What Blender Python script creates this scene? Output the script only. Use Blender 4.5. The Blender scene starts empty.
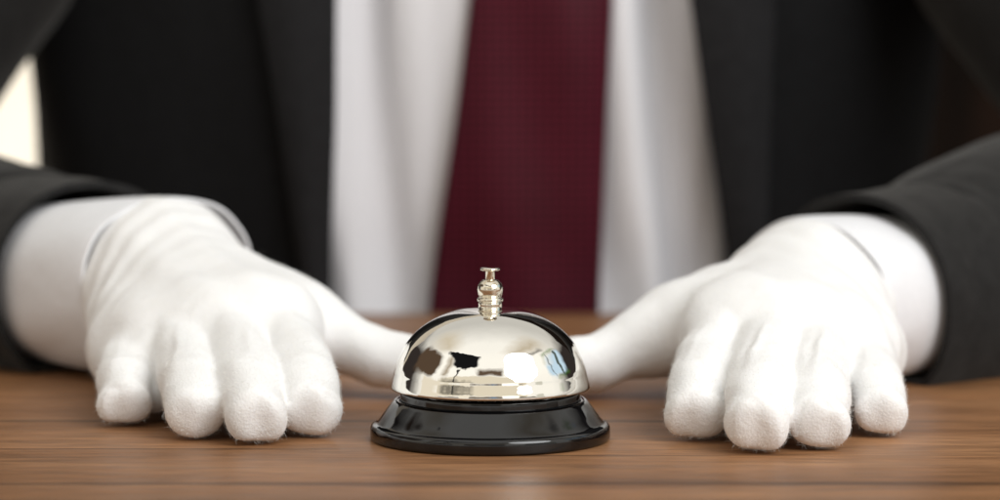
import bpy, bmesh, math, random
import numpy as np
from mathutils import Vector, Matrix
random.seed(7); RNG = np.random.default_rng(7)
S = bpy.context.scene
COL = S.collection

# ------------------------------------------------------------------ helpers
def link(o, parent=None):
    COL.objects.link(o)
    if parent is not None: o.parent = parent
    return o

def empty(name, loc, label, cat):
    o = bpy.data.objects.new(name, None); o.empty_display_size = .02
    o.location = loc; o['label'] = label; o['category'] = cat
    return link(o)

def mesh(name, verts, faces, mat, parent=None, smooth=True):
    me = bpy.data.meshes.new(name)
    me.from_pydata([tuple(map(float, v)) for v in verts], [], [tuple(int(i) for i in f) for f in faces])
    me.update()
    if smooth: me.polygons.foreach_set('use_smooth', [True]*len(me.polygons))
    o = bpy.data.objects.new(name, me)
    if mat: me.materials.append(mat)
    if parent is not None and parent.matrix_world != Matrix():
        pass
    return link(o, parent)

def mod(o, kind, **k):
    m = o.modifiers.new(kind.title(), kind)
    for a, b in k.items(): setattr(m, a, b)
    return m

def catmull(pts, n):
    """smooth curve through rows of numbers, n samples per span"""
    P = np.array(pts, float); out = []
    for i in range(len(P)-1):
        p0 = P[max(i-1, 0)]; p1 = P[i]; p2 = P[i+1]; p3 = P[min(i+2, len(P)-1)]
        for t in np.linspace(0, 1, n, endpoint=False):
            out.append(.5*((2*p1)+(-p0+p2)*t+(2*p0-5*p1+4*p2-p3)*t*t+(-p0+3*p1-3*p2+p3)*t**3))
    out.append(P[-1]); return np.array(out)

def lathe(name, prof, mat, parent, seg=128, close_top=True):
    """prof: list of (radius, height) in millimetres"""
    V = []; F = []; idx = []
    for r, z in prof:
        if r < 1e-6:
            idx.append([len(V)]); V.append((0, 0, z*.001))
        else:
            st = len(V)
            for k in range(seg):
                a = 2*math.pi*k/seg
                V.append((r*.001*math.cos(a), r*.001*math.sin(a), z*.001))
            idx.append(list(range(st, st+seg)))
    for A, B in zip(idx[:-1], idx[1:]):
        for k in range(seg):
            k2 = (k+1) % seg
            if len(A) == 1 and len(B) == 1: continue
            if len(A) == 1: F.append((A[0], B[k], B[k2]))
            elif len(B) == 1: F.append((A[k], B[0], A[k2]))
            else: F.append((A[k], B[k], B[k2], A[k2]))
    return mesh(name, V, F, mat, parent)

# ------------------------------------------------------------------ node helpers
def new_mat(name):
    m = bpy.data.materials.new(name); m.use_nodes = True
    nt = m.node_tree; b = nt.nodes['Principled BSDF']
    return m, nt, b
def N(nt, t, **k):
    n = nt.nodes.new(t)
    for a, b in k.items():
        if a.startswith('i_'):
            n.inputs[a[2:].replace('_', ' ')].default_value = b
        else: setattr(n, a, b)
    return n
def ramp(nt, stops, interp='LINEAR'):
    n = nt.nodes.new('ShaderNodeValToRGB'); e = n.color_ramp.elements
    n.color_ramp.interpolation = interp
    while len(e) < len(stops): e.new(.5)
    for el, (p, c) in zip(e, stops):
        el.position = p; el.color = (c[0], c[1], c[2], 1) if not isinstance(c, (int, float)) else (c, c, c, 1)
    return n
def mix(nt, blend, fac, a, b):
    n = nt.nodes.new('ShaderNodeMix'); n.data_type = 'RGBA'; n.blend_type = blend
    for i, v in ((0, fac), (6, a), (7, b)):
        if hasattr(v, 'is_linked') or hasattr(v, 'links'): nt.links.new(v, n.inputs[i])
        else: n.inputs[i].default_value = v if i == 0 else (v[0], v[1], v[2], 1)
    return n.outputs[2]
def mapped_noise(nt, scale3, scale, detail=4, rough=.55, dist=0, coord='Object'):
    tc = N(nt, 'ShaderNodeTexCoord'); mp = N(nt, 'ShaderNodeMapping')
    mp.inputs['Scale'].default_value = scale3
    nt.links.new(tc.outputs[coord], mp.inputs['Vector'])
    n = N(nt, 'ShaderNodeTexNoise'); n.inputs['Scale'].default_value = scale
    n.inputs['Detail'].default_value = detail; n.inputs['Roughness'].default_value = rough
    n.inputs['Distortion'].default_value = dist
    nt.links.new(mp.outputs[0], n.inputs['Vector'])
    return n
def bump(nt, b, height, dist, strength=1.0, prev=None):
    n = N(nt, 'ShaderNodeBump'); n.inputs['Strength'].default_value = strength
    n.inputs['Distance'].default_value = dist
    nt.links.new(height, n.inputs['Height'])
    if prev is not None: nt.links.new(prev, n.inputs['Normal'])
    nt.links.new(n.outputs[0], b.inputs['Normal'])
    return n.outputs[0]

# ------------------------------------------------------------------ materials
def mat_wood():
    m, nt, b = new_mat('walnut')
    L = nt.links
    broad = mapped_noise(nt, (1.1, 13, 1), 2.2, 3, .5, .3)
    grain = mapped_noise(nt, (10, 150, 1), 2.0, 6, .65, .25)
    fine = mapped_noise(nt, (45, 460, 1), 1.0, 4, .65)
    streak = mapped_noise(nt, (.55, 34, 1), 1.7, 2, .5, .15)
    c1 = ramp(nt, [(.28, (.178, .080, .032)), (.5, (.268, .127, .055)), (.72, (.355, .178, .082))])
    L.new(broad.outputs[0], c1.inputs[0])
    c2 = ramp(nt, [(.34, .74), (.5, .98), (.66, 1.12)])
    L.new(grain.outputs[0], c2.inputs[0])
    c3 = ramp(nt, [(.305, .35), (.345, 1.0)])
    L.new(streak.outputs[0], c3.inputs[0])
    c4 = ramp(nt, [(.36, .72), (.64, 1.15)])
    L.new(fine.outputs[0], c4.inputs[0])
    x = mix(nt, 'MULTIPLY', 1.0, c1.outputs[0], c2.outputs[0])
    x = mix(nt, 'MULTIPLY', .8, x, c3.outputs[0])
    x = mix(nt, 'MULTIPLY', 1.0, x, c4.outputs[0])
    L.new(x, b.inputs['Base Color'])
    rr = ramp(nt, [(.3, .36), (.7, .47)]); L.new(grain.outputs[0], rr.inputs[0])
    L.new(rr.outputs[0], b.inputs['Roughness'])
    b.inputs['Specular IOR Level'].default_value = .30
    p = bump(nt, b, grain.outputs[0], .00012, .5)
    bump(nt, b, fine.outputs[0], .00004, .6, p)
    return m

def mat_chrome(name, col, rough):
    m, nt, b = new_mat(name)
    b.inputs['Base Color'].default_value = (*col, 1)
    b.inputs['Metallic'].default_value = 1
    n = mapped_noise(nt, (1, 1, 1.6), 95, 6, .7, .8)
    r = ramp(nt, [(.40, rough), (.60, rough*1.6), (.72, rough*5)]); nt.links.new(n.outputs[0], r.inputs[0])
    nt.links.new(r.outputs[0], b.inputs['Roughness'])
    return m

def mat_enamel():
    m, nt, b = new_mat('black_enamel')
    b.inputs['Base Color'].default_value = (.003, .003, .0035, 1)
    b.inputs['Roughness'].default_value = .045
    b.inputs['Specular IOR Level'].default_value = .6
    b.inputs['Coat Weight'].default_value = .0
    b.inputs['Coat Roughness'].default_value = .03
    n = mapped_noise(nt, (1, 1, 1), 260, 3)
    bump(nt, b, n.outputs[0], .00006, .10)
    return m

def mat_cloth(name, col, rough=.85, weave=1500., depth=.0002, sheen=.3, sheen_col=(1, 1, 1), var=.12, warm=None, folds=None, sss=0):
    m, nt, b = new_mat(name); L = nt.links
    n = mapped_noise(nt, (1, 1, 1), weave*.12, 4)
    lo = tuple(c*(1-var) for c in col); hi = tuple(min(c*(1+var), .92) for c in col)
    r = ramp(nt, [(.3, lo), (.7, hi)]); L.new(n.outputs[0], r.inputs[0])
    L.new(r.outputs[0], b.inputs['Base Color'])
    b.inputs['Roughness'].default_value = rough
    b.inputs['Specular IOR Level'].default_value = .25
    b.inputs['Sheen Weight'].default_value = sheen
    b.inputs['Sheen Roughness'].default_value = .45
    b.inputs['Sheen Tint'].default_value = (*sheen_col, 1)
    if sss:
        b.inputs['Subsurface Weight'].default_value = sss
        b.inputs['Subsurface Radius'].default_value = (.003, .0027, .0022)
        b.inputs['Subsurface Scale'].default_value = 1.0
    prev = None
    if folds:
        f = mapped_noise(nt, folds[0], folds[1], 3, .5, .4)
        prev = bump(nt, b, f.outputs[0], folds[2], .8)
    v = N(nt, 'ShaderNodeTexVoronoi'); v.inputs['Scale'].default_value = weave
    tc = N(nt, 'ShaderNodeTexCoord'); L.new(tc.outputs['Object'], v.inputs['Vector'])
    p2 = bump(nt, b, v.outputs['Distance'], depth, .5, prev)
    fz = mapped_noise(nt, (1, 1, 1), weave*.45, 3)
    bump(nt, b, fz.outputs[0], depth*1.2, .45, p2)
    return m

def mat_tie():
    m, nt, b = new_mat('maroon_silk'); L = nt.links
    tc = N(nt, 'ShaderNodeTexCoord'); mp = N(nt, 'ShaderNodeMapping')
    mp.inputs['Rotation'].default_value = (0, math.radians(45), 0)
    mp.inputs['Scale'].default_value = (330, 1, 330)
    L.new(tc.outputs['Object'], mp.inputs['Vector'])
    ch = N(nt, 'ShaderNodeTexChecker'); ch.inputs['Scale'].default_value = 1
    L.new(mp.outputs[0], ch.inputs['Vector'])
    x = mix(nt, 'MIX', ch.outputs['Fac'], (.034, .0020, .0060), (.092, .0066, .0185))
    n = mapped_noise(nt, (1, 1, 1), 24, 3); r = ramp(nt, [(.3, .88), (.7, 1.1)]); L.new(n.outputs[0], r.inputs[0])
    x = mix(nt, 'MULTIPLY', 1.0, x, r.outputs[0])
    L.new(x, b.inputs['Base Color'])
    b.inputs['Roughness'].default_value = .55
    b.inputs['Specular IOR Level'].default_value = .2
    b.inputs['Sheen Weight'].default_value = .08
    b.inputs['Sheen Tint'].default_value = (.6, .12, .22, 1)
    bump(nt, b, ch.outputs['Fac'], .0002, .4)
    return m

M_wood = mat_wood()
M_chrome = mat_chrome('polished_chrome', (.87, .845, .785), .014)
M_brass = mat_chrome('pale_nickel', (.80, .74, .62), .03)
M_black = mat_enamel()
M_glove = mat_cloth('white_knit', (.84, .838, .835), .9, 1150, .00021, .22, (1, .98, .95), .02, folds=((1, 1, 1), 55, .0010), sss=.12)
M_shirt = mat_cloth('white_poplin', (.84, .84, .875), .8, 2600, .00008, .1, (1, 1, 1), .02, folds=((22, 10, 2.2), 1.0, .006))
M_cuff = mat_cloth('white_cuff_poplin', (.78, .785, .81), .75, 2600, .00008, .1, (1, 1, 1), .02, folds=((1, 1, 1), 24, .0016))
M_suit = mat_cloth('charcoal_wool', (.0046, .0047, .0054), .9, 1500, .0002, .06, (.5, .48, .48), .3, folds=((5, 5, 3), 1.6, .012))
M_sleeve = mat_cloth('charcoal_wool_lit', (.0112, .0108, .0107), .9, 1500, .0002, .14, (.75, .72, .68), .25, folds=((1, 1, 1), 18, .006))  # the suit wool again, lightened in colour for the light on the forearms
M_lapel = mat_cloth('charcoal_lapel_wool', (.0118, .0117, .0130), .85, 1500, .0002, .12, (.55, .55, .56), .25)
M_tie = mat_tie()
m, nt, b = new_mat('fuzz_fibre')
b.inputs['Base Color'].default_value = (.84, .83, .80, 1); b.inputs['Roughness'].default_value = .8
b.inputs['Specular IOR Level'].default_value = .1
M_fuzz = m
m, nt, b = new_mat('steel_dark'); b.inputs['Base Color'].default_value = (.25, .24, .23, 1)
b.inputs['Metallic'].default_value = 1; b.inputs['Roughness'].default_value = .3; M_steel = m

# ------------------------------------------------------------------ camera
CX, CY, CZ, PITCH, FPX = .0035, -1.0, .1495, 4.69, 2825.
cam = bpy.data.cameras.new('camera'); co = bpy.data.objects.new('camera', cam); link(co)
co.location = (CX, CY, CZ); co.rotation_euler = (math.radians(90-PITCH), 0, 0)
cam.sensor_width = 36; cam.lens = FPX/1000*36; cam.clip_start = .05; cam.clip_end = 60
cam.dof.use_dof = True; cam.dof.focus_distance = 0.985; cam.dof.aperture_fstop = 6.0
cam.dof.aperture_blades = 9
S.camera = co
def X(px, y): return (px-500)*(y-CY)/FPX + CX

# ------------------------------------------------------------------ table
table = empty('table', (0, .05, -.75), 'walnut brown wooden tabletop with dark grain lines under the bell and gloves', 'table')
def slab(x0, x1, y0, y1, z0, z1, bev, seg=4):
    bm = bmesh.new(); bmesh.ops.create_cube(bm, size=1)
    for v in bm.verts:
        v.co = Vector(((x0+x1)/2+v.co.x*(x1-x0), (y0+y1)/2+v.co.y*(y1-y0), (z0+z1)/2+v.co.z*(z1-z0)))
    bmesh.ops.bevel(bm, geom=bm.edges[:], offset=bev, segments=seg, affect='EDGES', profile=.5)
    V = [v.co.copy() for v in bm.verts]; bm.verts.index_update()
    F = [[v.index for v in f.verts] for f in bm.faces]; bm.free(); return V, F
off = Vector((0, .05, -.75))
def under(name, V, F, mat, parent, base, smooth=True):
    return mesh(name, [Vector(v)-base for v in V], F, mat, parent, smooth)
V, F = slab(-1.1, 1.1, -.42, .432, -.032, 0, .003)
t = under('tabletop', V, F, M_wood, table, off, False)
for sx in (-1, 1):
    V, F = slab(sx*1.0-.035, sx*1.0+.035, -.36, .37, -.75, -.0325, .003)
    under('leg', V, F, M_wood, table, off, False)

# ------------------------------------------------------------------ bell
bell = empty('reception_bell', (0, 0, 0), 'shiny chrome call bell on a glossy black round base between the two gloves', 'bell')
base = [(41.9, .2), (42.6, .45), (42.85, 1.1), (42.9, 2.4), (42.85, 3.8), (42.65, 4.6), (42.2, 5.25), (41.6, 5.6), (40.9, 5.85), (40.3, 6.25), (39.3, 7.5),
        (38.1, 9.2), (36.9, 10.8), (35.8, 12.2), (34.9, 13.3), (34.1, 14.0), (33.4, 14.25), (32.7, 14.1), (32.3, 13.6)]
lathe('base', [(0, .2)]+[tuple(q) for q in catmull(base, 3)], M_black, bell)
top = [(32.2, 13.0), (32.1, 15.0), (32.0, 16.4), (31.7, 17.0), (31.0, 17.1), (29, 16.6), (27, 15.2)]
lathe('base_plate', [tuple(q) for q in catmull(top, 3)]+[(20, 15), (0, 15)], M_black, bell)
lathe('post', [(0, 15), (4.5, 15), (4.5, 19), (3, 19.6), (3, 45.5), (0, 45.5)], M_steel, bell, 32)
# striker lever under the dome, just seen through the slot
V, F = slab(-.002, .002, -.031, -.004, .0152, .0176, .0006, 2)
mesh('striker_lever', V, F, M_steel, bell, False)
outer = [(34.9, 18.05), (35.35, 18.2), (35.55, 18.7), (35.4, 19.8), (34.95, 21.6), (34.55, 23.2), (34.25, 24.6), (33.5, 27.0), (32.0, 30.3), (29.3, 35.0),
         (24.8, 39.6), (18.8, 43.3), (11.5, 45.9), (5, 46.9), (0, 47.1)]
oc = catmull(outer, 8)
inner = [(max(r-.9, 0), z-.9) for r, z in oc[::-1]]
inner = [p for p in inner if p[1] > 18.3] + [(34.3, 18.15)]
prof = inner + [tuple(p) for p in oc]
d = lathe('dome', [(34.9, 18.05)][:0] + prof, M_chrome, bell, 192)
kn = [(0, 46.6), (4.0, 46.6), (4.15, 47.2), (4.15, 48.5), (4.0, 48.85), (4.4, 49.1), (4.65, 49.7), (4.5, 50.3),
      (4.0, 50.5), (3.95, 50.8), (4.25, 51.6), (4.5, 53.0), (4.45, 54.2), (4.0, 55.4), (3.1, 56.4), (2.3, 56.9), (2.0, 56.9)]
lathe('finial', catmull(kn, 3), M_brass, bell, 64)
bt = lathe('button', [(1.5, 55), (1.62, 56.9), (1.62, 59.9), (1.75, 60.1), (3.2, 60.15), (3.45, 60.35), (3.5, 60.6), (3.45, 60.9), (3.2, 61.1), (2.4, 61.25), (0, 61.3)], M_brass, bell, 64)

# ------------------------------------------------------------------ gloves: a signed-distance field meshed by surface nets
def smin(a, b, k):
    h = np.clip(.5+.5*(b-a)/k, 0, 1)
    return b*(1-h)+a*h-k*h*(1-h)
def smax(a, b, k): return -smin(-a, -b, k)
def cone(P, a, b, ra, rb):
    a = np.array(a, np.float32); ba = np.array(b, np.float32)-a
    pa = P-a; h = np.clip((pa@ba)/(ba@ba), 0, 1)
    q = pa-h[:, None]*ba
    return np.sqrt((q*q).sum(1))-(ra+(rb-ra)*h)

def surface_nets(D, org, vox):
    nx, ny, nz = D.shape
    ins = D < 0
    cnt = np.zeros((nx-1, ny-1, nz-1), np.int16)
    acc = np.zeros((nx-1, ny-1, nz-1, 3), np.float32)
    faces_raw = []
    c = [(i, j, k) for i in (0, 1) for j in (0, 1) for k in (0, 1)]
    def sl(o): return tuple(slice(q, n-1+q) for q, n in zip(o, (nx, ny, nz)))
    for A in c:
        for ax in range(3):
            if A[ax]: continue
            B = list(A); B[ax] = 1; B = tuple(B)
            da, db = D[sl(A)], D[sl(B)]
            m = (da < 0) != (db < 0)
            t = np.where(m, da/np.where(m, da-db, 1), 0)
            cnt += m
            for q in range(3):
                acc[..., q] += np.where(m, A[q]+(t if q == ax else 0), 0)
    cells = np.argwhere(cnt > 0)
    ids = -np.ones(cnt.shape, np.int64); ids[tuple(cells.T)] = np.arange(len(cells))
    V = (cells+acc[tuple(cells.T)]/cnt[tuple(cells.T)][:, None])*vox+np.array(org)
    F = []
    for ax in range(3):
        u, v = (ax+1) % 3, (ax+2) % 3
        s0 = [slice(None)]*3; s1 = [slice(None)]*3
        s0[ax] = slice(0, -1); s1[ax] = slice(1, None)
        e = np.argwhere(ins[tuple(s0)] != ins[tuple(s1)])
        e = e[(e[:, u] > 0) & (e[:, v] > 0) & (e[:, u] < D.shape[u]-1) & (e[:, v] < D.shape[v]-1)]
        flip = ins[tuple(e.T)]
        quad = []
        for du, dv in ((-1, -1), (0, -1), (0, 0), (-1, 0)):
            q = e.copy(); q[:, u] += du; q[:, v] += dv
            quad.append(ids[tuple(q.T)])
        Q = np.stack(quad, 1)
        Q[~flip] = Q[~flip][:, ::-1]
        F.append(Q)
    F = np.concatenate(F); F = F[(F >= 0).all(1)]
    return V, F

def relax(V, F, n, keep_z=True):
    E = np.concatenate([F[:, [0, 1]], F[:, [1, 2]], F[:, [2, 3]], F[:, [3, 0]]])
    for it in range(n):
        A = np.zeros_like(V); c = np.zeros(len(V))
        np.add.at(A, E[:, 0], V[E[:, 1]]); np.add.at(A, E[:, 1], V[E[:, 0]])
        np.add.at(c, E[:, 0], 1); np.add.at(c, E[:, 1], 1)
        f = .5 if it % 2 == 0 else -.42
        V = V+f*(A/c[:, None]-V)
    return V

def make_glove(spec, seed):
    J = spec
    lo = np.array(J['lo'], np.float32); hi = np.array(J['hi'], np.float32); vox = .00095
    dims = np.ceil((hi-lo)/vox).astype(int)
    gx, gy, gz = [lo[q]+np.arange(dims[q], dtype=np.float32)*vox for q in range(3)]
    G = np.stack(np.meshgrid(gx, gy, gz, indexing='ij'), -1).reshape(-1, 3)
    # cheap cull: distances only near the hand
    rough = None
    bones = [(f['mcp'], f['pip']) for f in J['fingers']]+[(f['pip'], f['tip']) for f in J['fingers']]
    bones += [(J['wrist'], f['mcp']) for f in J['fingers']]+[(J['wrist'], J['fore'])]
    th = J['thumb']; bones += [(th[i][:3], th[i+1][:3]) for i in range(len(th)-1)]
    for a, b_ in bones:
        dd = cone(G, a, b_, .022, .022)
        rough = dd if rough is None else np.minimum(rough, dd)
    near = rough < .016
    P = G[near]
    # a slow wobble of the sample points makes the cloth outline uneven
    w = np.stack([np.sin(P[:, 1]*210+seed)*np.cos(P[:, 2]*260+P[:, 0]*90),
                  np.sin(P[:, 0]*230+seed*2)*np.cos(P[:, 2]*190),
                  np.sin(P[:, 0]*260+P[:, 1]*150+seed*3)], 1).astype(np.float32)*.00045
    P = P+w
    # palm and wrist: the cloth bridges the knuckles, so the mass runs smoothly on to the webs
    palm = None
    W = np.array(J['wrist'], np.float32)
    fg = J['fingers']
    for f in fg:
        m_, p_ = np.array(f['mcp']), np.array(f['pip'])
        d_ = cone(P, J['wrist'], m_, J['rw'], f['rm'])
        palm = d_ if palm is None else smin(palm, d_, .016)
    for f, g, wb in zip(fg[:-1], fg[1:], J['web']):
        wv = np.array(wb); mid = (np.array(f['mcp'])+np.array(g['mcp']))/2+np.array([0, -.002, .0018])
        palm = smin(palm, cone(P, W, mid, J['rw'], f['rm']*1.08), .012)
        w1 = wv*np.array([1, 1, 0])+np.array([0, .004, .0172]); w2 = wv*np.array([1, 1, 0])+np.array([(f['tip'][0]+g['tip'][0]-f['pip'][0]-g['pip'][0])*.25, -.018, .0085])
        palm = smin(palm, cone(P, mid, w1, f['rm']*1.08, .0126), .006)
        palm = smin(palm, cone(P, w1, w2, .0126, .0052), .003)
        palm = smin(palm, cone(P, f['mcp'], g['mcp'], f['rm']*.95, g['rm']*.95), .010)
    fo = np.array(J['fore'], np.float32)
    ax = fo-W; L = np.linalg.norm(ax); ax /= L
    perp = np.cross(ax, np.array([0, 0, 1])); perp /= np.linalg.norm(perp)
    wr = None
    for s in (-1, 1):
        d_ = cone(P, W+perp*s*J['ww'], fo+perp*s*J['ww'], J['rw'], J['rw'])
        wr = d_ if wr is None else smin(wr, d_, .02)
    palm = smin(palm, wr, .022)
    # the cloth spans the gaps between the finger roots as one sheet
    row = []
    for f in fg:
        m_, p_ = np.array(f['mcp']), np.array(f['pip'])
        row.append((m_*.45+p_*.55+np.array([0, 0, -.0078]), f['r']*1.14, m_*.75+p_*.25+np.array([0, 0, .000]), f['rm']*1.02))
    sheet = None
    for (a1, r1, b1, q1), (a2, r2, b2, q2) in zip(row[:-1], row[1:]):
        for d_ in (cone(P, a1, a2, r1, r2), cone(P, b1, b2, q1, q2), cone(P, (a1+a2)/2, (b1+b2)/2, (r1+r2)/2, (q1+q2)/2)):
            sheet = d_ if sheet is None else smin(sheet, d_, .006)
    palm = smin(palm, sheet, .010)
    # outer edge of the palm
    palm = smin(palm, cone(P, J['heel'], np.array(fg[3]['mcp'])+np.array([0, .004, -.004]), .0195, .0150), .014)
    # thumb
    th = J['thumb']; t_ = None
    for a, b_ in zip(th[:-1], th[1:]):
        d_ = cone(P, a[:3], b_[:3], a[3], b_[3])
        t_ = d_ if t_ is None else smin(t_, d_, .0006)
    palm = smin(palm, t_, .016)
    # web of cloth between thumb and index
    palm = smin(palm, cone(P, np.array(th[1][:3])*.6+np.array(th[0][:3])*.4, fg[0]['mcp'], .013, .014), .018)
    palm = smin(palm, cone(P, W, th[1][:3], J['rw']*.8, .014), .016)
    # loose wrinkles towards the wrist
    along = (P-W)@(-ax)
    wrk = np.exp(-((along-.018)/.026)**2)
    ph = along*2*np.pi/.0125 + 1.6*np.sin((P@perp)*55+seed) + (P[:, 2]-.04)*38
    palm = palm-.00045*wrk*np.sin(ph)
    # fingers
    fing = None
    for i, f in enumerate(J['fingers']):
        m, p, t = (np.array(f[q], np.float32) for q in ('mcp', 'pip', 'tip'))
        dip = p*.42+t*.58+np.array([0, 0, .0016], np.float32)
        r = f['r']
        g = smin(cone(P, m, p, f['rm']*.98, r*1.11), cone(P, p, dip, r*1.11, r*1.07), .0003)
        g = smin(g, cone(P, dip, t, r*1.07, r*.95), .0003)
        # squarer, wider cushion at the fingertip
        dirv = (t-dip)/np.linalg.norm(t-dip); side = np.cross(dirv, np.array([0, 0, 1])); side /= np.linalg.norm(side)
        tt = t+dirv*.0008
        g = smin(g, cone(P, tt-side*.0022, tt+side*.0022, r*.80, r*.80), .002)
        g = smax(g, (P-t)@dirv-r*.62+.0006*np.sin(((P-t)@side)*500+i*2), .0055)
        # the stitched cap: a fine groove that arcs over the tip
        s = (P-t)@dirv; h = P[:, 2]-t[2]; l = (P-t)@side
        arc = s-(r*.22)-.16*np.abs(l)+.0012*np.sin(l*600+seed+i)
        arc2 = np.where(h > -.35*r, np.exp(-(arc/.0009)**2), 0)
        g = g+(.00035+.00025*np.sin(i*2.1+seed))*arc2
        # cap bulges a touch beyond the seam
        g = g-.00015*np.exp(-((arc-.0028)/.0022)**2)
        # lengthwise slack folds, stronger on some fingers
        fa = f.get('fa', .5)
        lf = (P-p)@side; sf = (P-p)@dirv
        g = g-.0011*fa*np.exp(-((lf-f.get('fold', .003)-.09*sf)/.0013)**2)*np.exp(-((sf-.006)/.019)**2)*np.clip(h/.004, 0, 1)
        g = g+.0006*fa*np.exp(-((lf-f.get('fold', .003)-.0028-.09*sf)/.0013)**2)*np.exp(-((sf-.006)/.019)**2)*np.clip(h/.004, 0, 1)
        # loose cross creases behind the tip
        for c_, am in ((.010+.002*i, .00022),):
            cr = sf-c_+.22*lf*(-1)**i+.0009*np.sin(lf*520+c_*900+seed)
            g = g+am*np.exp(-(cr/.0010)**2)*np.clip(.4+np.sin(lf*330+seed*2+c_*500+i), 0, 1)-am*.7*np.exp(-((cr-.0022)/.0015)**2)
        g = g-.00013*np.sin(sf*2*np.pi/.023+lf*330+i*1.7+seed)
        f['_dir'] = dirv
        fing = g if fing is None else smin(fing, g, .0016)
    d_ = smin(palm, fing, .003)
    # dimples at the base of each web
    for (a, b_), dep in zip(zip(J['fingers'][:-1], J['fingers'][1:]), J['web']):
        wx = np.array(dep, np.float32)
        q = P-wx
        d_ = d_+.0006*np.exp(-((q[:, 0]/.0026)**2+(q[:, 1]/.014)**2+(q[:, 2]/.012)**2))
    d_ = smax(d_, .0006-P[:, 2], .0025)       # lies on the table
    D = np.full(len(G), .02, np.float32); D[near] = d_
    V, F = surface_nets(D.reshape(dims), lo, vox)
    V = relax(V, F, 6)
    # keep the largest body only (drop specks)
    lab = np.arange(len(V)); E = np.concatenate([F[:, [0, 1]], F[:, [1, 2]], F[:, [2, 3]], F[:, [3, 0]]])
    while True:
        new = lab.copy()
        np.minimum.at(new, E[:, 0], lab[E[:, 1]]); np.minimum.at(new, E[:, 1], lab[E[:, 0]])
        new = new[new]; new = new[new]
        if (new == lab).all(): break
        lab = new
    big = np.bincount(lab).argmax(); keep = lab == big
    F = F[keep[F[:, 0]]]; remap = np.cumsum(keep)-1
    return V[keep], remap[F]

def fuzz_mesh(V, F, n, seed):
    R = np.random.default_rng(seed)
    a, b_, c, d_ = V[F[:, 0]], V[F[:, 1]], V[F[:, 2]], V[F[:, 3]]
    nr = np.cross(c-a, d_-b_); ar = np.linalg.norm(nr, axis=1); nr = nr/np.maximum(ar, 1e-12)[:, None]
    cen = (a+b_+c+d_)/4
    wgt = ar*np.exp(-np.clip(cen[:, 1]-.02, 0, 1)/.05)*(cen[:, 2] > .001)
    idx = R.choice(len(F), n, p=wgt/wgt.sum())
    u, v = R.random((2, n, 1))
    p = (a[idx]*(1-u)+b_[idx]*u)*(1-v)+(d_[idx]*(1-u)+c[idx]*u)*v
    nn = nr[idx]
    tang = R.normal(size=(n, 3)); tang -= (tang*nn).sum(1)[:, None]*nn
    tang /= np.linalg.norm(tang, axis=1)[:, None]
    ln = .0006+.0011*R.random((n, 1))**3.2
    lean = R.random((n, 1))*1.1+.2
    g = np.array([0, 0, -.25])
    p0 = p-nn*.0003
    p1 = p+(nn*.8+tang*lean*.6)*ln*.55
    p2 = p+(nn*.85+tang*lean*1.3+g+R.normal(size=(n, 3))*.35)*ln
    side = np.cross(p2-p0, R.normal(size=(n, 3))); side /= np.linalg.norm(side, axis=1)[:, None]
    wd = .000027+.000015*R.random((n, 1))
    P = np.stack([p0-side*wd, p0+side*wd, p1-side*wd*.8, p1+side*wd*.8, p2], 1).reshape(-1, 3)
    P[:, 2] = np.maximum(P[:, 2], .0003)
    k = np.arange(n)*5
    Q = [(i, i+1, i+3, i+2) for i in k]+[(i+2, i+3, i+4) for i in k]
    return P, Q

def finger(px_t, y_t, r, px_m, y_m, z_m, rm, zp, px_p=None, fold=.003, fa=.5):
    y_p = y_t+(y_m-y_t)*.50
    if px_p is None: px_p = px_t+(px_m-px_t)*.5
    return dict(tip=(X(px_t, y_t), y_t, r*.97), pip=(X(px_p, y_p), y_p, zp+.0045), mcp=(X(px_m, y_m), y_m, z_m), r=r, rm=rm, fold=fold, fa=fa)

LG = dict(
    lo=(-.205, -.045, -.003), hi=(-.002, .235, .088),
    fingers=[finger(309, .001, .0112, 268, .088, .0300, .0145, .0175, 297, -.004, .1),
             finger(254, -.016, .0110, 220, .086, .0315, .0140, .0180, 241, -.002, .35),
             finger(193, -.004, .0106, 172, .090, .0290, .0130, .0165, 185, .0035, .45),
             finger(121, .028, .0096, 130, .096, .0230, .0120, .0130, 124, .002, .2)],
    wrist=(-.1370, .168, .0420), fore=(-.187, .220, .036), rw=.0215, ww=.0090, heel=(-.143, .144, .033),
    thumb=[(-.112, .140, .034, .018), (-.0760, .124, .0265, .0130), (-.0430, .109, .0155, .0112), (-.016, .098, .0120, .0105)],
    web=[(X(270, .050), .052, .027), (X(211, .048), .050, .027), (X(151, .056), .060, .023)])
RG = dict(
    lo=(.002, -.065, -.003), hi=(.215, .235, .088),
    fingers=[finger(697, -.0085, .0108, 735, .080, .0300, .0145, .0175, 708, .003, .3),
             finger(759, -.036, .0113, 778, .072, .0310, .0140, .0180, 766, .0015, .9),
             finger(822, -.0285, .0106, 823, .076, .0285, .0130, .0165, 819, -.0015, 1.1),
             finger(885, .002, .0094, 861, .088, .0225, .0120, .0130, 873, .002, .3)],
    wrist=(.1300, .152, .0335), fore=(.196, .206, .034), rw=.0215, ww=.0060, heel=(.140, .130, .030),
    thumb=[(.108, .132, .032, .018), (.0720, .117, .0255, .0128), (.0400, .106, .0140, .0112), (.016, .094, .0120, .0105)],
    web=[(X(734, .048), .048, .026), (X(792, .044), .045, .026), (X(853, .050), .052, .022)])

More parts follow.
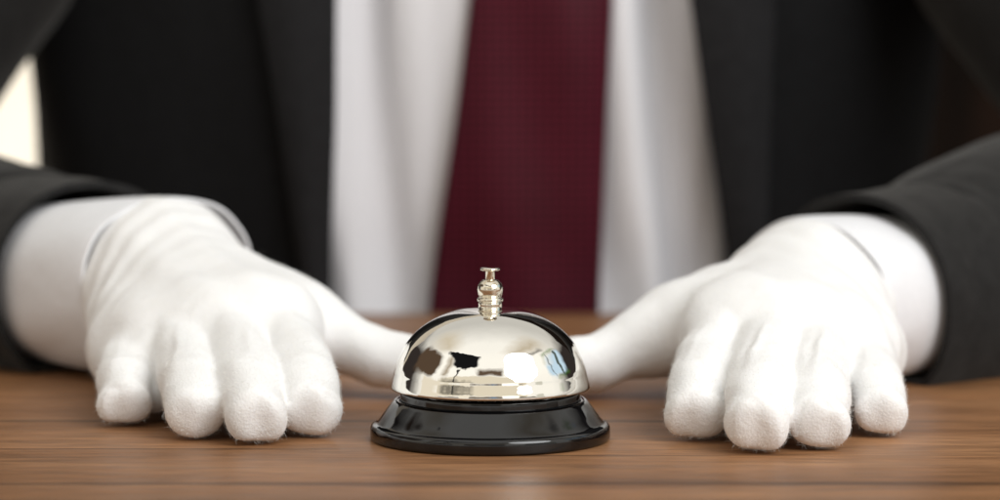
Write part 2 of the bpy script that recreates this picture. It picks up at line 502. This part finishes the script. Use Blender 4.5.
# ------------------------------------------------------------------ the man
person = empty('person', (0, .58, -.40), 'man in dark suit, white shirt, maroon tie and white gloves with hands on table', 'person')
PB = Vector((0, .58, -.40))
def pm(name, V, F, mat, parent=None, smooth=True):
    """mesh given in world space, parented under the person or one of its parts (children keep their parent's origin)"""
    par = parent or person
    base = PB
    if parent is None:
        return mesh(name, [Vector(v)-base for v in V], F, mat, par, smooth)
    return mesh(name, [Vector(v)-base for v in V], F, mat, par, smooth)

for spec, seed in ((LG, 1.3), (RG, 4.1)):
    V, F = make_glove(spec, seed)
    g = pm('glove', V, F, M_glove)
    P, Q = fuzz_mesh(V, F, 24000, int(seed*10))
    fz = pm('fuzz', P, Q, M_fuzz, g, False); fz['kind'] = 'stuff'

def noise1(a, seed, fs):
    return sum(np.sin(a*f+seed*(i+1)*1.7)*w for i, (f, w) in enumerate(fs))

def tube(rings, n=72):
    V = []; F = []
    for R in rings: V.extend(R)
    for i in range(len(rings)-1):
        for k in range(n):
            k2 = (k+1) % n
            F.append((i*n+k, i*n+k2, (i+1)*n+k2, (i+1)*n+k))
    return V, F

def ring(c, axis, a, b_, n=72, p=2.15, zmin=.0012, wob=None, s=0):
    c = np.array(c); ax = np.array(axis, float); ax /= np.linalg.norm(ax)
    u = np.cross(ax, (0, 0, 1)); u /= np.linalg.norm(u); v = np.cross(u, ax)
    if v[2] < 0: v = -v
    R = []
    for k in range(n):
        th = 2*math.pi*k/n
        cu, sv = math.cos(th), math.sin(th)
        cu = math.copysign(abs(cu)**(2/p), cu); sv = math.copysign(abs(sv)**(2/p), sv)
        f = 1+(wob(th, s) if wob else 0)
        q = c+u*a*cu*f+v*b_*sv*f
        if q[2] < zmin: q[2] = zmin
        R.append(q)
    return R

shirt_anchor = []
def cuff_and_sleeve(cc, ax, elbow, shoulder, sgn, cuff_r, sl_r, seed, gap, jacket, shirt):
    cc = np.array(cc, float); ax = np.array(ax, float); ax /= np.linalg.norm(ax)   # ax points to the hand
    # cuff: folded edge, slight flare, runs into the sleeve
    rings = []
    for s, k in ((.0, .99), (.004, 1.0), (.012, 1.005), (.024, 1.0), (.036, .985), (.05, .96), (.075, .92)):
        w = lambda th, q: .016*math.sin(2*th+seed)+.015*math.sin(3*th+seed*2)+.010*math.sin(5*th+q*40)+.006*math.sin(9*th+q*90+seed)
        rings.append(ring(cc-ax*s, ax, cuff_r[0]*k, cuff_r[1]*k, wob=w, s=s, zmin=.003, p=2.6 if sgn < 0 else 2.25))
    V, F = tube(rings)
    o = pm('cuff', V, F, M_cuff, shirt)
    mod(o, 'SOLIDIFY', thickness=.0016, offset=-1); mod(o, 'BEVEL', width=.0006, segments=3, limit_method='ANGLE'); mod(o, 'SUBSURF', levels=1, render_levels=2)
    # sleeve
    s0 = cc-ax*gap
    path = catmull([(*s0, *sl_r), (*(s0-ax*.05+np.array([0, 0, .003])), sl_r[0]*1.03, sl_r[1]*1.03), (*(np.array(s0)*.55+np.array(elbow)*.45+np.array([0, 0, .004])), sl_r[0]*1.10, sl_r[1]*1.08),
                    (*(np.array(elbow)), .062, .056 if sgn < 0 else .062), (*(np.array(elbow)*.55+np.array(shoulder)*.45+np.array([0, -.01, 0])), .074, .072), (*shoulder, .085, .08)], 12)
    rings = []
    for i, q in enumerate(path):
        t = path[min(i+1, len(path)-1)][:3]-path[max(i-1, 0)][:3]
        if i < 12: t = -ax
        wr = .018*min(i/8, 1)
        w = lambda th, s, i=i, wr=wr: .014*math.sin(2*th+seed+1)+wr*(.6*math.sin(s*31+2.3*math.sin(th+seed)+2*th)+.5*math.sin(s*67+3*math.sin(th*2+seed)+seed)*math.sin(s*9+th))
        rings.append(ring(q[:3], t, q[3], q[4], wob=w, s=i*.022, zmin=.0015))
    # keep the ring frames aligned round the bend
    for i in range(1, len(rings)):
        A = np.array(rings[i-1]); B = np.array(rings[i]); best = None
        for fl in (False, True):
            C_ = B[::-1] if fl else B
            for sh in range(0, 72, 2):
                e = ((np.roll(C_, sh, 0)-A)**2).sum()
                if best is None or e < best[0]: best = (e, fl, sh)
        C_ = B[::-1] if best[1] else B
        rings[i] = list(np.roll(C_, best[2], 0))
    V, F = tube(rings)
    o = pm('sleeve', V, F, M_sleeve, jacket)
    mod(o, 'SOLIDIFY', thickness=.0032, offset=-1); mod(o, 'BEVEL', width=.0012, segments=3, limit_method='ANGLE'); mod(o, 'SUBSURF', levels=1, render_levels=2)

# torso sections: z, centre y, half width, half depth
TC = -.009
SEC = catmull([(-.40, .60, .205, .150), (-.20, .60, .212, .148), (-.02, .608, .238, .142), (.06, .600, .245, .142), (.16, .592, .249, .144), (.28, .594, .244, .140), (.36, .600, .215, .118), (.42, .606, .15, .085), (.45, .61, .075, .062)], 6)
def torso_pt(sec, th, grow, p=2.5):
    z, cy, a, b_ = sec
    c, s = math.cos(th), math.sin(th)
    c = math.copysign(abs(c)**(2/p), c); s = math.copysign(abs(s)**(2/p), s)
    return (TC+(a+grow)*c, cy+(b_+grow)*s, z)
# shirt: closed body
V = []; F = []; n = 160
for sec in SEC:
    for k in range(n):
        th = 2*math.pi*k/n
        g = -.012
        x = torso_pt(sec, th, g)
        if x[1] < sec[1]:   # soft vertical slack folds on the front
            zz = sec[0]
            g += .0078*math.sin(x[0]*165+1.9*math.sin(zz*11)+.6+zz*5)+.0070*math.sin(x[0]*78+zz*9+2)+.0022*math.sin(x[0]*330-zz*22)*math.sin(zz*17+1)
            x = torso_pt(sec, th, g)
        V.append(x)
for i in range(len(SEC)-1):
    for k in range(n):
        k2 = (k+1) % n
        F.append((i*n+k, i*n+k2, (i+1)*n+k2, (i+1)*n+k))
shirt = pm('shirt', V, F, M_shirt)
mod(shirt, 'SUBSURF', levels=1, render_levels=1)

# jacket shell with an open front; the edges follow the photograph
EDGE_L = [(-.40, -.070), (-.02, -.0835), (.03, -.0830), (.10, -.0795), (.16, -.0785), (.30, -.074), (.45, -.045)]
EDGE_R = [(-.40, .110), (-.02, .1220), (.03, .1190), (.07, .1125), (.12, .1045), (.16, .0985), (.30, .082), (.45, .035)]
def edge(tab, z): return float(np.interp(z, [q[0] for q in tab], [q[1] for q in tab]))
def front_th(sec, x, grow, p=2.5):
    a = sec[2]+grow
    c = max(-1, min(1, (x-TC)/a)); c = math.copysign(abs(c)**(p/2), c)
    return -math.acos(c)          # lower half: towards the camera
V = []; F = []; n = 120
for sec in SEC:
    xr, xl = edge(EDGE_R, sec[0]), edge(EDGE_L, sec[0])
    t0 = front_th(sec, xr, .004); t1 = front_th(sec, xl, .004)
    for k in range(n+1):
        th = t0+(t1+2*math.pi-t0)*k/n
        e = min(k, n-k)/n
        g = .004+.004*math.exp(-(e/.03)**2)
        g += .006*math.sin(th*5+sec[0]*8)*math.sin(sec[0]*13+th*2)*min(1, e*9)
        V.append(torso_pt(sec, th, g))
for i in range(len(SEC)-1):
    for k in range(n):
        F.append((i*(n+1)+k, i*(n+1)+k+1, (i+1)*(n+1)+k+1, (i+1)*(n+1)+k))
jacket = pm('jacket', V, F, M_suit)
mod(jacket, 'SOLIDIFY', thickness=.004, offset=0); mod(jacket, 'SUBSURF', levels=1, render_levels=1)
# lapels: a second layer with its own outline, lying on the jacket
def lapel(sgn):
    V = []; F = []; m_ = 14; rows = [s for s in SEC if -.09 < s[0] < .43]
    for sec in rows:
        z = sec[0]
        if sgn < 0:
            xe = edge(EDGE_L, z)-.0005; wd = float(np.interp(z, [-.09, 0, .16, .30, .43], [.002, .0085, .037, .070, .035]))
            xs = [xe-wd*k/m_ for k in range(m_+1)]
        else:
            xe = edge(EDGE_R, z)+.0005; wd = float(np.interp(z, [-.09, 0, .16, .30, .43], [.002, .012, .040, .070, .035]))
            xs = [xe+wd*k/m_ for k in range(m_+1)]
        for k, x in enumerate(xs):
            e = k/m_
            th = front_th(sec, x, .012)
            V.append(torso_pt(sec, th, .0150+.006*math.sin(e*math.pi)+.003*e))
    for i in range(len(rows)-1):
        for k in range(m_):
            q = (i*(m_+1)+k, i*(m_+1)+k+1, (i+1)*(m_+1)+k+1, (i+1)*(m_+1)+k)
            F.append(q if sgn > 0 else q[::-1])
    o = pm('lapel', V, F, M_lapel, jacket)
    mod(o, 'SOLIDIFY', thickness=.0035, offset=0); mod(o, 'BEVEL', width=.001, segments=2, limit_method='ANGLE')
lapel(-1); lapel(1)

# tie: a padded blade lying on the shirt
TL = [(-.30, -.046), (-.02, -.0345), (.002, -.0330), (.05, -.0265), (.10, -.0190), (.16, -.0115), (.30, .002), (.43, .012)]
TR = [(-.30, .046), (-.02, .0545), (.002, .0545), (.05, .0560), (.10, .0575), (.16, .0600), (.30, .050), (.43, .034)]
V = []; F = []; m_ = 24
rows = catmull([(z,) for z in np.linspace(-.20, .42, 20)], 3)[:, 0]
for z in rows:
    sec = np.array([z]+[np.interp(z, SEC[:, 0], SEC[:, q]) for q in (1, 2, 3)])
    a, b_ = edge(TL, z), edge(TR, z)
    for side in (0, 1):
        for k in range(m_+1):
            e = k/m_ if side == 0 else 1-k/m_
            x = a+(b_-a)*e
            th = front_th(sec, x, -.004)
            bul = (1-abs(2*e-1)**3)
            crease = .0014*math.sin(x*120+z*24)+.0010*math.sin(z*37+x*40)
            g = (.0015+.0065*bul+crease*bul) if side == 0 else (-.0005-.0*bul)
            V.append(torso_pt(sec, th, g-.0015))
w_ = 2*(m_+1)
for i in range(len(rows)-1):
    for k in range(w_):
        k2 = (k+1) % w_
        F.append((i*w_+k, i*w_+k2, (i+1)*w_+k2, (i+1)*w_+k))
pm('tie', V, F, M_tie)
# shirt placket with its buttons sits under the tie: only the band is built
cuff_and_sleeve((-.1330, .1700, .0375), (.70, -.71, .03), (-.360, .395, .046), (-.228, .610, .345), -1, (.0448, .0380), (.0490, .0415), 1.0, .054, jacket, shirt)
cuff_and_sleeve((.1300, .1555, .0320), (-.78, -.63, .0), (.350, .350, .066), (.215, .600, .345), 1, (.0445, .0362), (.0495, .0415), 2.2, .029, jacket, shirt)

# ------------------------------------------------------------------ behind: a pale wall, darker on the man's other side
m, nt, b = new_mat('cream_plaster'); nz = mapped_noise(nt, (1, 1, 1), 40, 4)
r = ramp(nt, [(.3, (.78, .74, .66)), (.7, (.83, .79, .71))]); nt.links.new(nz.outputs[0], r.inputs[0]); nt.links.new(r.outputs[0], b.inputs['Base Color'])
b.inputs['Roughness'].default_value = .9; M_wall = m
m, nt, b = new_mat('dark_panelling'); nz = mapped_noise(nt, (14, 1, .6), 3, 4)
r = ramp(nt, [(.35, (.003, .002, .0015)), (.75, (.022, .011, .007))]); nt.links.new(nz.outputs[0], r.inputs[0]); nt.links.new(r.outputs[0], b.inputs['Base Color'])
b.inputs['Roughness'].default_value = .6; b.inputs['Specular IOR Level'].default_value = .05; M_panel = m
V, F = slab(-2.2, -.05, 2.2, 2.3, -.75, 1.9, .004); w = mesh('wall', V, F, M_wall, None, False); w['kind'] = 'structure'
V, F = slab(-.045, 2.2, 2.195, 2.3, -.75, 1.9, .004); w = mesh('dark_wall', V, F, M_panel, None, False); w['kind'] = 'structure'

# ------------------------------------------------------------------ light: a photographer's octagonal softbox, front right, and the bright room
def area(name, loc, target, shape, size, power, col):
    l = bpy.data.lights.new(name, 'AREA'); l.shape = shape; l.size = size; l.energy = power; l.color = col
    o = bpy.data.objects.new(name, l); link(o); o.location = loc
    o.rotation_euler = (Vector(target)-Vector(loc)).to_track_quat('-Z', 'Y').to_euler()
    return o
dr = Vector((.558, -.579, .594)).normalized()
key = area('softbox_lamp', tuple(dr*1.45+Vector((.01, -.03, .03))), (0, .02, .03), 'DISK', 1.0, 15.5, (.97, .985, 1.0))
wl = area('wall_fill_light', (-.55, 1.15, -.45), (-.75, 2.2, .25), 'DISK', .4, 15, (1.0, .95, .86))  # added fill, out of view below the tabletop, to brighten the pale wall

W = bpy.data.worlds.new('World'); S.world = W; W.use_nodes = True
nt = W.node_tree; L = nt.links; bg = nt.nodes['Background']
tc = N(nt, 'ShaderNodeTexCoord'); raw = tc.outputs['Generated']
nzz = N(nt, 'ShaderNodeTexNoise'); nzz.inputs['Scale'].default_value = 6.5; nzz.inputs['Detail'].default_value = 5
L.new(raw, nzz.inputs['Vector'])
vm = N(nt, 'ShaderNodeVectorMath'); vm.operation = 'MULTIPLY_ADD'; L.new(nzz.outputs['Color'], vm.inputs[0]); vm.inputs[1].default_value = (.16, .16, .16)
vs = N(nt, 'ShaderNodeVectorMath'); vs.operation = 'SUBTRACT'; L.new(raw, vs.inputs[0]); vs.inputs[1].default_value = (.08, .08, .08)
L.new(vs.outputs[0], vm.inputs[2]); dirv = vm.outputs[0]
sep = N(nt, 'ShaderNodeSeparateXYZ'); L.new(dirv, sep.inputs[0])
def math_(op, a, b_=None, clamp=False):
    n = N(nt, 'ShaderNodeMath'); n.operation = op; n.use_clamp = clamp
    for i, v in enumerate((a, b_)):
        if v is None: continue
        if isinstance(v, (int, float)): n.inputs[i].default_value = v
        else: L.new(v, n.inputs[i])
    return n.outputs[0]
def dot(v):
    n = N(nt, 'ShaderNodeVectorMath'); n.operation = 'DOT_PRODUCT'; L.new(dirv, n.inputs[0]); n.inputs[1].default_value = v; return n.outputs['Value']
zr = ramp(nt, [(0.0, (.10, .060, .035)), (.44, (.30, .23, .17)), (.50, (.95, .93, .89)), (.62, (1.10, 1.07, 1.00)), (.80, (1.18, 1.15, 1.08)), (1.0, (1.08, 1.06, 1.01))])
L.new(math_('MULTIPLY_ADD', sep.outputs[2], .5), zr.inputs[0]); zr.inputs[0].links[0].from_node.inputs[2].default_value = .5
colr = zr.outputs[0]
# the far half of the room, behind the man, is dimmer
yb = ramp(nt, [(.42, 1.0), (.78, .55)]); L.new(math_('MULTIPLY_ADD', sep.outputs[1], .5), yb.inputs[0]); yb.inputs[0].links[0].from_node.inputs[2].default_value = .5
colr = mix(nt, 'MULTIPLY', 1.0, colr, yb.outputs[0])
# low down behind the man the room is dark
m1 = math_('MULTIPLY', math_('SUBTRACT', sep.outputs[1], .05), 4, True)
m2 = math_('MULTIPLY', math_('SUBTRACT', .62, sep.outputs[2]), 5, True)
colr = mix(nt, 'MIX', math_('MULTIPLY', m1, m2), colr, (.035, .028, .026))
def patch(az, el, w_, h_, col, soft=.10, fan=False):
    """a rectangle of the room seen in direction az (right of the camera), el, half sizes as tangents"""
    global colr
    a, e = math.radians(az), math.radians(el)
    c = Vector((math.sin(a)*math.cos(e), -math.cos(a)*math.cos(e), math.sin(e)))
    u = Vector((0, 0, 1)).cross(c).normalized(); v = c.cross(u)
    dc, du, dv = dot(c), dot(u), dot(v)
    mk = None
    if fan:
        q = math_('DIVIDE', du, math_('MAXIMUM', dc, .001)); q2 = math_('DIVIDE', math_('SUBTRACT', dv, h_), math_('MAXIMUM', dc, .001))
        rr = math_('SQRT', math_('ADD', math_('POWER', math_('DIVIDE', q, w_), 2), math_('POWER', math_('DIVIDE', q2, 2*h_), 2)))
        mk = math_('MULTIPLY', math_('SUBTRACT', 1, rr), 8, True); mk = math_('MULTIPLY', mk, math_('LESS_THAN', q2, 0))
    for d_, s in () if fan else ((du, w_), (dv, h_)):
        q = math_('DIVIDE', math_('ABSOLUTE', d_), math_('MAXIMUM', dc, .001))
        k = math_('MULTIPLY', math_('SUBTRACT', s, q), 1/soft, True)
        mk = k if mk is None else math_('MULTIPLY', mk, k)
    mk = math_('MULTIPLY', mk, math_('GREATER_THAN', dc, .05))
    colr = mix(nt, 'MIX', mk, colr, col)
patch(75, 58, .55, .30, (.62, .54, .42), .30)       # shaded bay of the ceiling
patch(-105, 55, .45, .30, (.70, .62, .49), .30)
patch(-10, 24, 1.3, .16, (.85, .77, .62), .05)      # back wall of the room
patch(-95, 30, .36, .24, (.10, .065, .042))         # brown cupboard
patch(-62, 33, .10, .22, (.45, .38, .29))
patch(0, 38, .30, .12, (.125, .085, .058))          # brown shelf
patch(-45, 46, .36, .13, (.010, .010, .011), fan=True)     # black umbrella
patch(-44, 27, .025, .20, (.02, .02, .02), .02)
patch(-42, 19, .40, .075, (.015, .014, .015))
patch(98, 25, .30, .20, (.62, .82, 1.0))            # window and plants
patch(97, 38, .26, .06, (.08, .20, .02))
patch(104, 14, .26, .06, (.07, .18, .02))
patch(105, 24, .035, .20, (.10, .13, .12), .02)
patch(90, 26, .02, .20, (.15, .17, .17), .02)
patch(80, 46, .24, .07, (.02, .02, .02))
patch(0, 9, 2.2, .13, (.24, .205, .17), .05)      # chairs and tables low down
patch(-30, 10, .12, .16, (1.0, .92, .78), .03)
patch(24, 11, .18, .12, (1.5, 1.45, 1.35), .03)
patch(-75, 10, .25, .14, (.9, .82, .68), .04)
patch(4, 11, .10, .06, (.04, .33, .75))
patch(60, 9, .12, .12, (.7, .68, .6), .04)
L.new(colr, bg.inputs['Color']); bg.inputs['Strength'].default_value = 1.0

S.view_settings.view_transform = 'Standard'; S.view_settings.look = 'None'
S.view_settings.exposure = 0; S.view_settings.gamma = 1
S.render.engine = 'CYCLES'
S.cycles.use_denoising = True
S.cycles.max_bounces = 10
